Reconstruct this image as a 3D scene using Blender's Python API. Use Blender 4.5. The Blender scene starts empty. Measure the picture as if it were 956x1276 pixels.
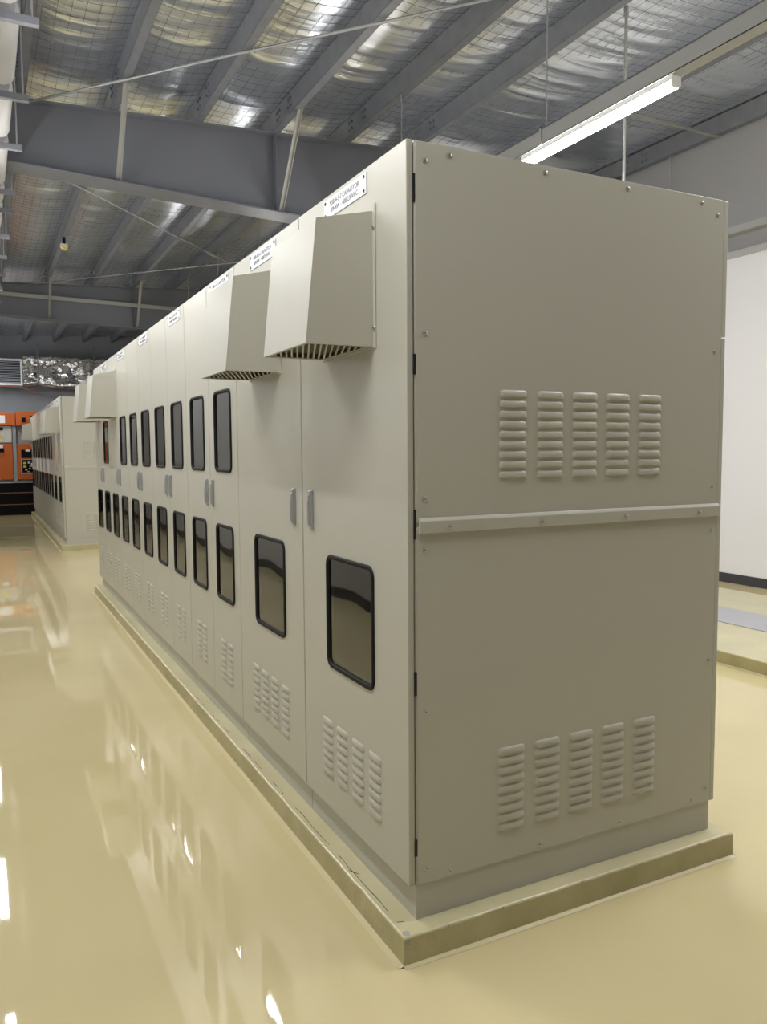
import bpy, bmesh, math, random
from mathutils import Vector, Matrix, noise

random.seed(7)
SC = bpy.context.scene
COL = SC.collection
PI = math.pi

# ------------------------------------------------------------------ camera
cam_data = bpy.data.cameras.new('camera')
cam_data.sensor_fit = 'VERTICAL'
cam_data.sensor_height = 36.0
cam_data.sensor_width = 27.0
cam_data.lens = 985.87 / 1276 * 36.0
cam_data.clip_start = 0.05
cam_data.clip_end = 200
cam = bpy.data.objects.new('camera', cam_data)
COL.objects.link(cam)
_r = Vector((0.891367, -0.453232, -0.006723))
_u = Vector((0.040633, 0.065122, 0.997050))
_f = Vector((0.451457, 0.889010, -0.076464))
_m = Matrix.Identity(4)
for i in range(3):
    _m[i][0] = _r[i]
    _m[i][1] = _u[i]
    _m[i][2] = -_f[i]
_m[0][3], _m[1][3], _m[2][3] = -1.10623, -2.02062, 1.52083
cam.matrix_world = _m
SC.camera = cam

# ------------------------------------------------------------------ world, exposure
world = bpy.data.worlds.new('world')
SC.world = world
world.use_nodes = True
world.node_tree.nodes['Background'].inputs[0].default_value = (0.75, 0.8, 0.9, 1)
world.node_tree.nodes['Background'].inputs[1].default_value = 0.02
SC.view_settings.view_transform = 'Standard'
SC.view_settings.look = 'None'
SC.view_settings.gamma = 1
SC.view_settings.use_curve_mapping = False
SC.view_settings.exposure = 2.36
LAMP = 24.0          # radiance of the tube diffusers
LAMP_COLOR = (1.0, 1.0, 1.0, 1)


# ------------------------------------------------------------------ materials
def new_mat(name, color, rough=0.5, metal=0.0, spec=0.5):
    m = bpy.data.materials.new(name)
    m.use_nodes = True
    b = m.node_tree.nodes['Principled BSDF']
    b.inputs['Base Color'].default_value = (*color, 1)
    b.inputs['Roughness'].default_value = rough
    b.inputs['Metallic'].default_value = metal
    b.inputs['Specular IOR Level'].default_value = spec
    return m


def N(m, kind, **kw):
    n = m.node_tree.nodes.new(kind)
    for k, v in kw.items():
        if k in n.inputs:
            n.inputs[k].default_value = v
        else:
            setattr(n, k, v)
    return n


def L(m, a, b):
    m.node_tree.links.new(a, b)


def bsdf(m):
    return m.node_tree.nodes['Principled BSDF']


def add_bump(m, scale, strength, dist=0.01, coords='Object', detail=3, stretch=(1, 1, 1)):
    tc = N(m, 'ShaderNodeTexCoord')
    mp = N(m, 'ShaderNodeMapping')
    mp.inputs['Scale'].default_value = stretch
    nz = N(m, 'ShaderNodeTexNoise')
    nz.inputs['Scale'].default_value = scale
    nz.inputs['Detail'].default_value = detail
    bp = N(m, 'ShaderNodeBump')
    bp.inputs['Strength'].default_value = strength
    bp.inputs['Distance'].default_value = dist
    L(m, tc.outputs[coords], mp.inputs[0])
    L(m, mp.outputs[0], nz.inputs['Vector'])
    L(m, nz.outputs[0], bp.inputs['Height'])
    L(m, bp.outputs[0], bsdf(m).inputs['Normal'])
    return nz, bp


def add_tone(m, c1, c2, scale, lo=0.35, hi=0.65, coords='Object', stretch=(1, 1, 1), detail=4):
    tc = N(m, 'ShaderNodeTexCoord')
    mp = N(m, 'ShaderNodeMapping')
    mp.inputs['Scale'].default_value = stretch
    nz = N(m, 'ShaderNodeTexNoise')
    nz.inputs['Scale'].default_value = scale
    nz.inputs['Detail'].default_value = detail
    rp = N(m, 'ShaderNodeValToRGB')
    rp.color_ramp.elements[0].position = lo
    rp.color_ramp.elements[0].color = (*c1, 1)
    rp.color_ramp.elements[1].position = hi
    rp.color_ramp.elements[1].color = (*c2, 1)
    L(m, tc.outputs[coords], mp.inputs[0])
    L(m, mp.outputs[0], nz.inputs['Vector'])
    L(m, nz.outputs[0], rp.inputs[0])
    L(m, rp.outputs[0], bsdf(m).inputs['Base Color'])
    return rp


M = {}
M['paint'] = new_mat('beige_powder_coat', (0.48, 0.465, 0.395), 0.36, 0, 0.42)
add_bump(M['paint'], 260, 0.05, 0.001)
M['paint_inner'] = new_mat('cabinet_inner_grey', (0.30, 0.30, 0.285), 0.5)
M['rubber'] = new_mat('black_rubber', (0.010, 0.010, 0.011), 0.6, 0, 0.2)
M['dark_gap'] = new_mat('dark_hinge', (0.01, 0.01, 0.01), 0.6)
M['filter'] = new_mat('dark_shade_sheet', (0.22, 0.21, 0.17), 0.9)  # dark sheet standing in for the shade between the hood's grille fins
M['zinc'] = new_mat('satin_zinc', (0.55, 0.56, 0.57), 0.28, 0.9)
M['screw'] = new_mat('zinc_screw', (0.55, 0.54, 0.50), 0.35, 0.8)
M['white_plate'] = new_mat('white_engraved_plastic', (0.80, 0.80, 0.83), 0.35)
M['ink'] = new_mat('engraved_grey_lettering', (0.16, 0.16, 0.18), 0.6)
M['black_screw'] = new_mat('black_screw', (0.01, 0.01, 0.012), 0.4)

gp = bpy.data.materials.new('smoked_window_pane')
gp.use_nodes = True
nt = gp.node_tree
nt.nodes.clear()
out = nt.nodes.new('ShaderNodeOutputMaterial')
mix = nt.nodes.new('ShaderNodeMixShader')
tr = nt.nodes.new('ShaderNodeBsdfTransparent')
tr.inputs[0].default_value = (0.45, 0.46, 0.47, 1)
gl = nt.nodes.new('ShaderNodeBsdfGlossy')
gl.inputs['Roughness'].default_value = 0.03
gl.inputs['Color'].default_value = (0.95, 0.95, 0.95, 1)
fr = nt.nodes.new('ShaderNodeFresnel')
fr.inputs['IOR'].default_value = 2.1
tc = nt.nodes.new('ShaderNodeTexCoord')
nz = nt.nodes.new('ShaderNodeTexNoise')
nz.inputs['Scale'].default_value = 2.2
nz.inputs['Detail'].default_value = 1.0
bp = nt.nodes.new('ShaderNodeBump')
bp.inputs['Strength'].default_value = 0.12
bp.inputs['Distance'].default_value = 0.03
nt.links.new(tc.outputs['Object'], nz.inputs['Vector'])
nt.links.new(nz.outputs[0], bp.inputs['Height'])
nt.links.new(bp.outputs[0], gl.inputs['Normal'])
nt.links.new(fr.outputs[0], mix.inputs[0])
nt.links.new(tr.outputs[0], mix.inputs[1])
nt.links.new(gl.outputs[0], mix.inputs[2])
nt.links.new(mix.outputs[0], out.inputs[0])
M['pane'] = gp

# floor: poured cream epoxy, glossy and slightly wavy
M['floor'] = new_mat('cream_epoxy_floor', (0.60, 0.53, 0.29), 0.05, 0, 0.5)
add_tone(M['floor'], (0.60, 0.512, 0.285), (0.655, 0.562, 0.322), 0.8)
bsdf(M['floor']).inputs['Roughness'].default_value = 0.025
nzf, bpf = add_bump(M['floor'], 2.0, 0.045, 0.006, 'Object', 2.0)
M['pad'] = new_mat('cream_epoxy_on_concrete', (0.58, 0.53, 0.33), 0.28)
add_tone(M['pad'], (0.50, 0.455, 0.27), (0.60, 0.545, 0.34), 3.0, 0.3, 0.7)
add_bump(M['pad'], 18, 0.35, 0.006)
M['pad_side'] = new_mat('cream_epoxy_shaded_side', (0.50, 0.45, 0.25), 0.5)  # same epoxy as the top, with the sides' shade put into its colour
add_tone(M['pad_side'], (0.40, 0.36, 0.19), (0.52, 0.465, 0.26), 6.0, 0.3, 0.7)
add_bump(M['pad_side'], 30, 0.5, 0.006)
M['cove'] = new_mat('cream_epoxy_cove', (0.60, 0.52, 0.30), 0.3)
M['bare'] = new_mat('bare_concrete_chip', (0.36, 0.35, 0.32), 0.8)
M['crack'] = new_mat('dark_crack', (0.06, 0.055, 0.04), 0.8)

M['wall'] = new_mat('white_wall_paint', (0.78, 0.77, 0.78), 0.55)
add_bump(M['wall'], 60, 0.06, 0.002)
M['wall_left'] = new_mat('light_grey_wall_paint', (0.50, 0.50, 0.50), 0.55)
M['wall_upper'] = new_mat('grey_cladding_with_shade', (0.34, 0.335, 0.34), 0.5)  # grey cladding, darkened further for the shade above the lamps
M['wall_far'] = new_mat('grey_far_wall', (0.30, 0.31, 0.34), 0.6)
M['skirting'] = new_mat('charcoal_skirting', (0.045, 0.045, 0.05), 0.4)
M['trim'] = new_mat('grey_trim', (0.42, 0.42, 0.41), 0.45)
M['steel'] = new_mat('grey_painted_steel', (0.17, 0.175, 0.20), 0.42)
add_bump(M['steel'], 30, 0.05, 0.002)
M['galv'] = new_mat('galvanised_purlin', (0.20, 0.21, 0.235), 0.42, 0.0)
add_tone(M['galv'], (0.165, 0.172, 0.195), (0.195, 0.203, 0.225), 9.0)
M['strut'] = new_mat('galvanised_strut', (0.36, 0.357, 0.335), 0.42, 0.3)
M['bracket'] = new_mat('grey_bracket', (0.20, 0.205, 0.23), 0.45)
M['rod'] = new_mat('zinc_rod', (0.45, 0.45, 0.46), 0.4, 0.5)
M['wire'] = new_mat('mesh_wire', (0.19, 0.19, 0.20), 0.5, 0.3)
M['foil'] = new_mat('silver_foil', (0.90, 0.94, 1.0), 0.30, 1.0)
tcf = N(M['foil'], 'ShaderNodeTexCoord')
mpf = N(M['foil'], 'ShaderNodeMapping')
mpf.inputs['Scale'].default_value = (0.9, 14, 1)
nf1 = N(M['foil'], 'ShaderNodeTexNoise')
nf1.inputs['Scale'].default_value = 1.6
nf1.inputs['Detail'].default_value = 3
nf1.inputs['Distortion'].default_value = 0.6
bf = N(M['foil'], 'ShaderNodeBump')
bf.inputs['Strength'].default_value = 0.32
bf.inputs['Distance'].default_value = 0.02
L(M['foil'], tcf.outputs['Object'], mpf.inputs[0])
L(M['foil'], mpf.outputs[0], nf1.inputs['Vector'])
L(M['foil'], nf1.outputs[0], bf.inputs['Height'])
L(M['foil'], bf.outputs[0], bsdf(M['foil']).inputs['Normal'])
M['duct_foil'] = new_mat('crumpled_duct_foil', (0.86, 0.86, 0.87), 0.10, 1.0)
add_bump(M['duct_foil'], 5.0, 0.55, 0.05, 'Object', 2)
M['duct_white'] = new_mat('white_duct_wrap', (0.50, 0.49, 0.48), 0.55)
M['copper'] = new_mat('red_brown_pipe', (0.22, 0.08, 0.06), 0.45)
M['grille_dark'] = new_mat('grille_slat_grey', (0.42, 0.44, 0.48), 0.4, 0.3)
M['white_frame'] = new_mat('white_frame', (0.75, 0.75, 0.76), 0.4)
M['orange'] = new_mat('orange_enamel', (0.52, 0.115, 0.014), 0.4)
M['black'] = new_mat('black_enamel', (0.006, 0.006, 0.007), 0.6, 0, 0.12)
M['grey_panel'] = new_mat('mid_grey_panel', (0.30, 0.31, 0.32), 0.45)
M['pale_panel'] = new_mat('pale_grey_panel', (0.55, 0.54, 0.50), 0.45)
M['yellow'] = new_mat('yellow_plastic', (0.70, 0.55, 0.04), 0.4)
M['paper'] = new_mat('white_paper_and_reflection', (0.82, 0.82, 0.84), 0.6)
M['plate'] = new_mat('grey_cover_plate', (0.46, 0.46, 0.50), 0.35, 0.3)
M['lamp_body'] = new_mat('white_batten_body', (0.75, 0.75, 0.74), 0.4)
lm = bpy.data.materials.new('lit_diffuser')
lm.use_nodes = True
lm.node_tree.nodes.clear()
lo = lm.node_tree.nodes.new('ShaderNodeOutputMaterial')
le = lm.node_tree.nodes.new('ShaderNodeEmission')
le.inputs[0].default_value = LAMP_COLOR
le.inputs[1].default_value = LAMP
lm.node_tree.links.new(le.outputs[0], lo.inputs[0])
M['lamp'] = lm


# ------------------------------------------------------------------ mesh helpers
class MB:
    def __init__(self):
        self.v, self.f, self.mi, self.sm = [], [], [], []

    def add(self, vs, fs, mi=0, smooth=False):
        o = len(self.v)
        self.v += [tuple(a) for a in vs]
        for f in fs:
            self.f.append(tuple(i + o for i in f))
            self.mi.append(mi)
            self.sm.append(smooth)
        return self

    def box(self, a, b, mi=0):
        x0, y0, z0 = a
        x1, y1, z1 = b
        vs = [(x0, y0, z0), (x1, y0, z0), (x1, y1, z0), (x0, y1, z0), (x0, y0, z1), (x1, y0, z1), (x1, y1, z1), (x0, y1, z1)]
        return self.add(vs, [(0, 3, 2, 1), (4, 5, 6, 7), (0, 1, 5, 4), (1, 2, 6, 5), (2, 3, 7, 6), (3, 0, 4, 7)], mi)

    def hexa(self, vs, mi=0):
        return self.add(vs, [(0, 3, 2, 1), (4, 5, 6, 7), (0, 1, 5, 4), (1, 2, 6, 5), (2, 3, 7, 6), (3, 0, 4, 7)], mi)

    def tube(self, a, b, r, n=8, mi=0, r2=None):
        a, b = Vector(a), Vector(b)
        d = (b - a).normalized()
        p = d.orthogonal().normalized()
        q = d.cross(p)
        r2 = r if r2 is None else r2
        vs = []
        for c, rr in ((a, r), (b, r2)):
            for i in range(n):
                t = 2 * PI * i / n
                vs.append(c + (p * math.cos(t) + q * math.sin(t)) * rr)
        self.add(vs, [(i, (i + 1) % n, n + (i + 1) % n, n + i) for i in range(n)], mi, True)
        self.add(vs, [tuple(range(n - 1, -1, -1)), tuple(range(n, 2 * n))], mi)
        return self

    def bar(self, a, b, w, h, up=(0, 0, 1), mi=0):
        a, b = Vector(a), Vector(b)
        d = (b - a).normalized()
        s = d.cross(Vector(up)).normalized()
        u = s.cross(d)
        vs = [c + s * (w / 2 * i) + u * (h / 2 * j) for c in (a, b) for i, j in ((-1, -1), (1, -1), (1, 1), (-1, 1))]
        return self.hexa(vs, mi)

    def path(self, pts, r, n=8, mi=0):
        for a, b in zip(pts, pts[1:]):
            self.tube(a, b, r, n, mi)
        return self

    def mesh(self, name, mats):
        me = bpy.data.meshes.new(name)
        me.from_pydata(self.v, [], self.f)
        for m in (mats if isinstance(mats, (list, tuple)) else [mats]):
            me.materials.append(m)
        me.polygons.foreach_set('material_index', self.mi)
        me.polygons.foreach_set('use_smooth', self.sm)
        bm = bmesh.new()
        bm.from_mesh(me)
        bmesh.ops.recalc_face_normals(bm, faces=bm.faces)
        bm.to_mesh(me)
        bm.free()
        return me


def link(name, me, parent=None, loc=(0, 0, 0), rot=(0, 0, 0), scale=None):
    o = bpy.data.objects.new(name, me)
    COL.objects.link(o)
    o.location = loc
    o.rotation_euler = rot
    if scale:
        o.scale = scale
    if parent:
        o.parent = parent
    return o


def bevel(o, w, seg=2, ang=35):
    md = o.modifiers.new('bevel', 'BEVEL')
    md.width = w
    md.segments = seg
    md.limit_method = 'ANGLE'
    md.angle_limit = math.radians(ang)
    return o


def thing(name, label, cat, loc=(0, 0, 0), rz=0, group=None):
    o = bpy.data.objects.new(name, None)
    COL.objects.link(o)
    o.empty_display_size = 0.1
    o.location = loc
    o.rotation_euler = (0, 0, rz)
    return tag(o, label, cat, group)


def tag(o, label, cat, group=None):
    o['label'] = label
    o['category'] = cat
    if group:
        o['group'] = group
    return o


def structure(o):
    o['kind'] = 'structure'
    return o


def stuff(o):
    o['kind'] = 'stuff'
    return o


def rrect(x0, x1, z0, z1, r, n=5):
    pts = []
    for cx, cz, a0 in ((x1 - r, z1 - r, 0), (x0 + r, z1 - r, 90), (x0 + r, z0 + r, 180), (x1 - r, z0 + r, 270)):
        for i in range(n + 1):
            a = math.radians(a0 + 90 * i / n)
            pts.append((cx + r * math.cos(a), cz + r * math.sin(a)))
    return pts


def slab_with_holes(name, x0, x1, z0, z1, holes, y0, y1, mat):
    """plate in the XZ plane, front face at y0, back at y1, rounded holes cut through"""
    bm = bmesh.new()
    loops = [[(x0, z0), (x1, z0), (x1, z1), (x0, z1)]] + [rrect(*h) for h in holes]
    edges = []
    for lp in loops:
        vs = [bm.verts.new((x, y0, z)) for x, z in lp]
        edges += [bm.edges.new((vs[i], vs[(i + 1) % len(vs)])) for i in range(len(vs))]
    bmesh.ops.triangle_fill(bm, use_beauty=True, use_dissolve=False, edges=edges)
    ret = bmesh.ops.extrude_face_region(bm, geom=list(bm.faces))
    for g in ret['geom']:
        if isinstance(g, bmesh.types.BMVert):
            g.co.y = y1
    bmesh.ops.recalc_face_normals(bm, faces=bm.faces)
    me = bpy.data.meshes.new(name)
    bm.to_mesh(me)
    bm.free()
    me.materials.append(mat)
    return me


def ring_mesh(name, x0, x1, z0, z1, r, w, y_out, y_in, mat):
    """rounded rubber ring standing proud of a plate"""
    prof = [(0.0, y_in), (0.0, y_out * 0.6), (w * 0.25, y_out), (w * 0.75, y_out), (w, y_out * 0.6), (w, y_in)]
    n = len(rrect(x0, x1, z0, z1, r))
    mb = MB()
    vs = []
    for d, y in prof:
        for x, z in rrect(x0 + d, x1 - d, z0 + d, z1 - d, max(r - d, 0.004)):
            vs.append((x, y, z))
    fs = []
    for k in range(len(prof) - 1):
        for i in range(n):
            j = (i + 1) % n
            fs.append((k * n + i, k * n + j, (k + 1) * n + j, (k + 1) * n + i))
    mb.add(vs, fs, 0, True)
    return mb.mesh(name, mat)


def pane_mesh(name, x0, x1, z0, z1, r, y, mat):
    pts = rrect(x0, x1, z0, z1, r)
    n = len(pts)
    vs = [(x, y, z) for x, z in pts] + [(x, y + 0.004, z) for x, z in pts]
    mb = MB().add(vs, [tuple(range(n)), tuple(range(2 * n - 1, n - 1, -1))] + [(i, (i + 1) % n, n + (i + 1) % n, n + i) for i in range(n)])
    return mb.mesh(name, mat)


def louvre_geo(w, h=0.0225, d=0.0075):
    """pressed louvre: X across, Z up from its open lower lip, -Y outward"""
    us = [0.0, 0.05, 0.14, 0.5, 0.86, 0.95, 1.0]
    eu = [0.0, 0.55, 1.0, 1.0, 1.0, 0.55, 0.0]
    hz = [0.72, 0.92, 1.0, 1.0, 1.0, 0.92, 0.72]
    prof = [(1.0, 0.0), (0.86, 0.52), (0.68, 0.76), (0.08, 1.0), (0.0, 0.85)]
    vs, fs = [], []
    for u, e, zz in zip(us, eu, hz):
        for pz, po in prof:
            z = (0 if pz == 0 else pz) * h * (zz if pz > 0.5 else 1)
            vs.append(((u - 0.5) * w, -d * po * e, z))
        vs.append(((u - 0.5) * w, 0.0005, 0.003))
    k = len(prof) + 1
    for i in range(len(us) - 1):
        for j in range(k - 1):
            fs.append((i * k + j, (i + 1) * k + j, (i + 1) * k + j + 1, i * k + j + 1))
    return vs, fs


def louvre_mesh(w):
    vs, fs = louvre_geo(w)
    return MB().add(vs, fs, 0, True).mesh('louvre', M['paint'])


def dome_screw(r=0.0065, h=0.004, mat='screw', washer=True):
    mb = MB()
    n = 10
    if washer:
        mb.tube((0, 0.0005, 0), (0, -0.0015, 0), r * 1.35, n, 0)
    mb.tube((0, -0.001, 0), (0, -h * 0.7, 0), r, n, 0)
    mb.tube((0, -h * 0.7, 0), (0, -h, 0), r, n, 0, r * 0.6)
    mb.tube((0, -h, 0), (0, -h - 0.0004, 0), r * 0.32, 6, 1)
    return mb.mesh('screw', [M[mat], M['black_screw']])


SCREW = dome_screw()
SCREW_BLACK = dome_screw(0.006, 0.003, 'black_screw', False)
LOUVRE_FRONT = louvre_mesh(0.094)
LOUVRE_SIDE = louvre_mesh(0.104)


def text_mesh(body, size):
    cu = bpy.data.curves.new('lettering', 'FONT')
    cu.body = body
    cu.size = size
    cu.align_x = 'CENTER'
    cu.align_y = 'CENTER'
    cu.extrude = 0.0004
    ob = bpy.data.objects.new('lettering_source', cu)
    COL.objects.link(ob)
    bpy.context.view_layer.update()
    me = bpy.data.meshes.new_from_object(ob.evaluated_get(bpy.context.evaluated_depsgraph_get()))
    me.name = 'lettering'
    bpy.data.objects.remove(ob)
    bpy.data.curves.remove(cu)
    me.transform(Matrix.Rotation(PI / 2, 4, 'X'))
    me.materials.clear()
    me.materials.append(M['ink'])
    return me


# ------------------------------------------------------------------ setting: floor and walls
XR, XL = 6.46, -2.15
YF, YB = 23.3, -5.0
PAD = 0.092


def zb(x):
    return 5.03 + 0.045 * (x - XR)       # underside of the purlins


mb = MB().box((XL - 0.1, YB - 0.1, -0.1), (XR + 0.1, YF + 0.1, 0.0))
structure(link('floor', mb.mesh('floor', M['floor'])))
mb = MB().box((XR, YB, 0.0), (XR + 0.1, YF, 3.66))
structure(link('wall_right', mb.mesh('wall_right', M['wall'])))
mb = MB().box((XR + 0.02, YB, 3.66), (XR + 0.12, YF, 5.35))
structure(link('wall_right_upper', mb.mesh('wall_right_upper', M['wall_upper'])))
mb = MB().box((XL - 0.1, YB, 0.0), (XL, YF, 4.9))
structure(link('wall_left', mb.mesh('wall_left', M['wall_left'])))
mb = MB().box((XL - 0.1, YF, 0.0), (XR + 0.1, YF + 0.1, 5.4))
structure(link('wall_far', mb.mesh('wall_far', M['wall_far'])))
mb = MB().box((XL - 0.1, YB - 0.1, 0.0), (XR + 0.1, YB, 5.4))
structure(link('wall_back', mb.mesh('wall_back', M['wall_upper'])))
mb = MB().box((XR - 0.012, YB, 0.0), (XR, YF, 0.108))
structure(link('baseboard_right', mb.mesh('baseboard_right', M['skirting'])))
mb = MB().box((XL, YB, 0.0), (XL + 0.012, YF, 0.108))
structure(link('baseboard_left', mb.mesh('baseboard_left', M['skirting'])))
mb = MB().box((XR - 0.10, YB, 3.88), (XR + 0.02, YF, 3.955))
structure(link('trim_1', mb.mesh('trim_1', M['trim'])))
mb = MB().box((XR - 0.02, YB, 3.635), (XR + 0.02, YF, 3.71))  # grey strip built in place of the shadow band below the rail
structure(link('wall_shadow_band', mb.mesh('wall_shadow_band', M['trim'])))

# ------------------------------------------------------------------ ceiling: foil sheet over purlins
PURLIN_X = [0.19 + 0.805 * k for k in range(-3, 5)] + [4.91, XR - 0.005]


def span(x):
    for a, b in zip(PURLIN_X, PURLIN_X[1:]):
        if a <= x < b:
            return (x - a) / (b - a), b - a
    return 0.0, 0.8


def sag_at(x):
    fx, w = span(x)
    return -0.24 * fx * (1 - fx) * min(w, 1.0)      # the blanket hangs between the purlins


def foil_z(x, y):
    fx, w = span(x)
    sag = sag_at(x)
    roll = 0.034 * noise.noise((0.3, y * 0.9, x * 0.25)) + 0.012 * noise.noise((x * 0.5, y * 2.3, 4.0))
    cre = noise.noise((x * 0.9 + 3.1, y * 7.5 + 0.6 * noise.noise((x * 2, y, 1.0)), 7.7))
    cre2 = noise.noise((x * 2.2, y * 16.0, 2.2))
    edge = min(1.0, max(0.0, 4.0 * (fx - 0.02))) * min(1.0, max(0.0, 3.5 * (0.92 - fx)))
    return zb(x) + 0.222 + sag + edge * (roll + 0.012 * cre - 0.016 * abs(cre) ** 0.5 + 0.005 * cre2)


nx = 150
x0, x1, y0, y1 = XL - 0.1, XR + 0.1, YB, YF
ys = []
yy = YB
while yy < YF:
    ys.append(yy)
    yy += 0.25 if yy < 2.0 else (0.03 if yy < 9 else 0.05)
ys.append(YF)
xs = [x0 + (x1 - x0) * i / nx for i in range(nx + 1)]
vs = [(x, y, foil_z(x, y)) for y in ys for x in xs]
w_ = nx + 1
fs = [(j * w_ + i, j * w_ + i + 1, (j + 1) * w_ + i + 1, (j + 1) * w_ + i) for j in range(len(ys) - 1) for i in range(nx)]
me = MB().add(vs, fs, 0, True).mesh('ceiling', M['foil'])
ceiling = structure(link('ceiling', me))
# steel roof sheet above the foil closes the building
mb = MB()
mb.hexa([(XL - .1, YB - .1, zb(XL - .1) + .36), (XR + .12, YB - .1, zb(XR + .12) + .36), (XR + .12, YF + .1, zb(XR + .12) + .36), (XL - .1, YF + .1, zb(XL - .1) + .36),
         (XL - .1, YB - .1, zb(XL - .1) + .38), (XR + .12, YB - .1, zb(XR + .12) + .38), (XR + .12, YF + .1, zb(XR + .12) + .38), (XL - .1, YF + .1, zb(XL - .1) + .38)])
link('roof_sheet', mb.mesh('roof_sheet', M['wall_upper']), ceiling)
# safety mesh wires under the foil
mb = MB()
x = -0.95
while x < XR:
    zz = zb(x) + 0.204 + sag_at(x)
    mb.bar((x, 1.0, zz), (x, YF, zz), 0.0024, 0.0024)
    x += 0.1
y = 1.0
while y < YF:
    xs_ = [p_ + (q_ - p_) * i / 6 for p_, q_ in zip(PURLIN_X[2:], PURLIN_X[3:]) for i in range(6)]
    for p_, q_ in zip(xs_, xs_[1:]):
        mb.bar((p_, y, zb(p_) + 0.206 + sag_at(p_)), (q_, y, zb(q_) + 0.206 + sag_at(q_)), 0.0024, 0.0024)
    y += 0.125
stuff(link('safety_mesh', mb.mesh('safety_mesh', M['wire']), ceiling))

RAFTERS = [-2.42, 6.10, 14.62]


def purlin_mesh(y0, y1):
    # C section: web on the left, both flanges to the right, lip at the bottom
    t = 0.004
    prof_boxes = [(-0.076, -0.072, 0.0, 0.20), (-0.076, 0.0, 0.0, t), (-t, 0.0, 0.0, 0.018), (-0.076, -0.005, 0.196, 0.20)]
    mb = MB()
    for a, b, c, d in prof_boxes:
        mb.box((a, y0, c), (b, y1, d))
    return mb.mesh('purlin', M['galv'])


PUR = purlin_mesh(YB, YF - 0.02)
mbB = MB()
for yr in RAFTERS[1:]:
    for dy in (-0.62, -0.55, -0.30, -0.23, 0.30, 0.55):
        for dz in (0.06, 0.13):
            mbB.tube((-0.078, yr + dy, dz), (-0.092, yr + dy, dz), 0.014, 6)
BOLTS = mbB.mesh('lap_bolts', M['steel'])
for px in PURLIN_X:
    p = link('purlin', PUR, ceiling, (px, 0, zb(px)))
    if px > -0.9:
        link('lap_bolts', BOLTS, p)


# ------------------------------------------------------------------ rafters
def rbot(x):
    return 4.077 - 0.048 * max(x, -0.85)


def rafter(yr, label, braces):
    t = thing('rafter', label, 'steel beam', (0, yr, 0))
    xa, xb = XL + .02, XR - .02
    xs = [xa, -0.85, xb]
    mb = MB()
    for a, b in zip(xs, xs[1:]):
        mb.hexa([(a, -.005, rbot(a) + .014), (b, -.005, rbot(b) + .014), (b, .005, rbot(b) + .014), (a, .005, rbot(a) + .014),
                 (a, -.005, zb(a) - .014), (b, -.005, zb(b) - .014), (b, .005, zb(b) - .014), (a, .005, zb(a) - .014)])
    link('web', mb.mesh('web', M['steel']), t)
    mb = MB()
    for a, b in zip(xs, xs[1:]):
        mb.hexa([(a, -.15, rbot(a)), (b, -.15, rbot(b)), (b, .15, rbot(b)), (a, .15, rbot(a)),
                 (a, -.15, rbot(a) + .014), (b, -.15, rbot(b) + .014), (b, .15, rbot(b) + .014), (a, .15, rbot(a) + .014)])
    link('bottom_flange', mb.mesh('bottom_flange', M['steel']), t)
    mb = MB()
    mb.hexa([(xa, -.1, zb(xa) - .016), (xb, -.1, zb(xb) - .016), (xb, .1, zb(xb) - .016), (xa, .1, zb(xa) - .016),
             (xa, -.1, zb(xa) - .002), (xb, -.1, zb(xb) - .002), (xb, .1, zb(xb) - .002), (xa, .1, zb(xa) - .002)])
    link('top_flange', mb.mesh('top_flange', M['steel']), t)
    for x in (1.755,):
        mb = MB().box((x - .005, -.095, rbot(x) + .016), (x + .005, -.006, zb(x) - .018))
        link('web_stiffener', mb.mesh('web_stiffener', M['steel']), t)
    for x, _ in braces:
        mb = MB()
        a = Vector((x, -0.72, zb(x) + 0.02))
        b = Vector((x + 0.01, -0.085, rbot(x) + 0.03))
        mb.bar(a, b, 0.045, 0.005, (0, 1, 0.6))
        mb.bar(a + Vector((.02, 0, 0)), b + Vector((.02, 0, 0)), 0.005, 0.045, (0, 1, 0.6))
        link('fly_brace', mb.mesh('fly_brace', M['strut']), t)
    return t


rafter(RAFTERS[0], 'grey steel roof beam above and behind the camera', [])
rafter(RAFTERS[1], 'deep grey steel roof beam crossing above the near cabinet row', [(0.16, 0), (1.785, 0)])
rafter(RAFTERS[2], 'grey steel roof beam farther back, over the gap behind the near row', [(0.17, 0), (1.79, 0)])


# ------------------------------------------------------------------ bracing rods
def rod_thing(name, label, cat, pts, r, mat='rod', group=None, n=8):
    o = link(name, MB().path(pts, r, n).mesh(name, M[mat]))
    return tag(o, label, cat, group)


rod_thing('tie_rod', 'thin steel tie rod slanting under the roof in front of the nearest beam', 'tie rod',
          [(-0.60, 6.05, zb(-0.6) - .02), (0.917, 4.47, zb(.9) - .02), (2.28, 3.12, zb(2.28) - .02), (4.0, 1.35, zb(4) - .02)], 0.011)
tr2 = rod_thing('tie_rod', 'steel tie rod with turnbuckle slanting down right between the two beams', 'tie rod',
                [(-0.30, 7.9, zb(-.3) - .02), (3.1, 12.117, zb(3.1) - .02), (4.6, 14.2, zb(4.6) - .02)], 0.010)
link('turnbuckle', MB().tube((2.40, 11.25, zb(2.4) - .02), (2.62, 11.52, zb(2.62) - .02), 0.028).mesh('turnbuckle', M['rod']), tr2)
rod_thing('tie_rod', 'steel tie rod slanting up right just in front of the farther beam', 'tie rod',
          [(-0.7, 15.0, zb(-.7) - .03), (3.01, 11.809, zb(3) - .03), (6.0, 9.2, zb(6) - .03)], 0.010)
rod_thing('tie_rod', 'faint steel tie rod under the farthest roof bay', 'tie rod',
          [(0.1, 15.2, zb(.1) - .02), (3.4, 19.8, zb(3.4) - .02)], 0.010)

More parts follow.
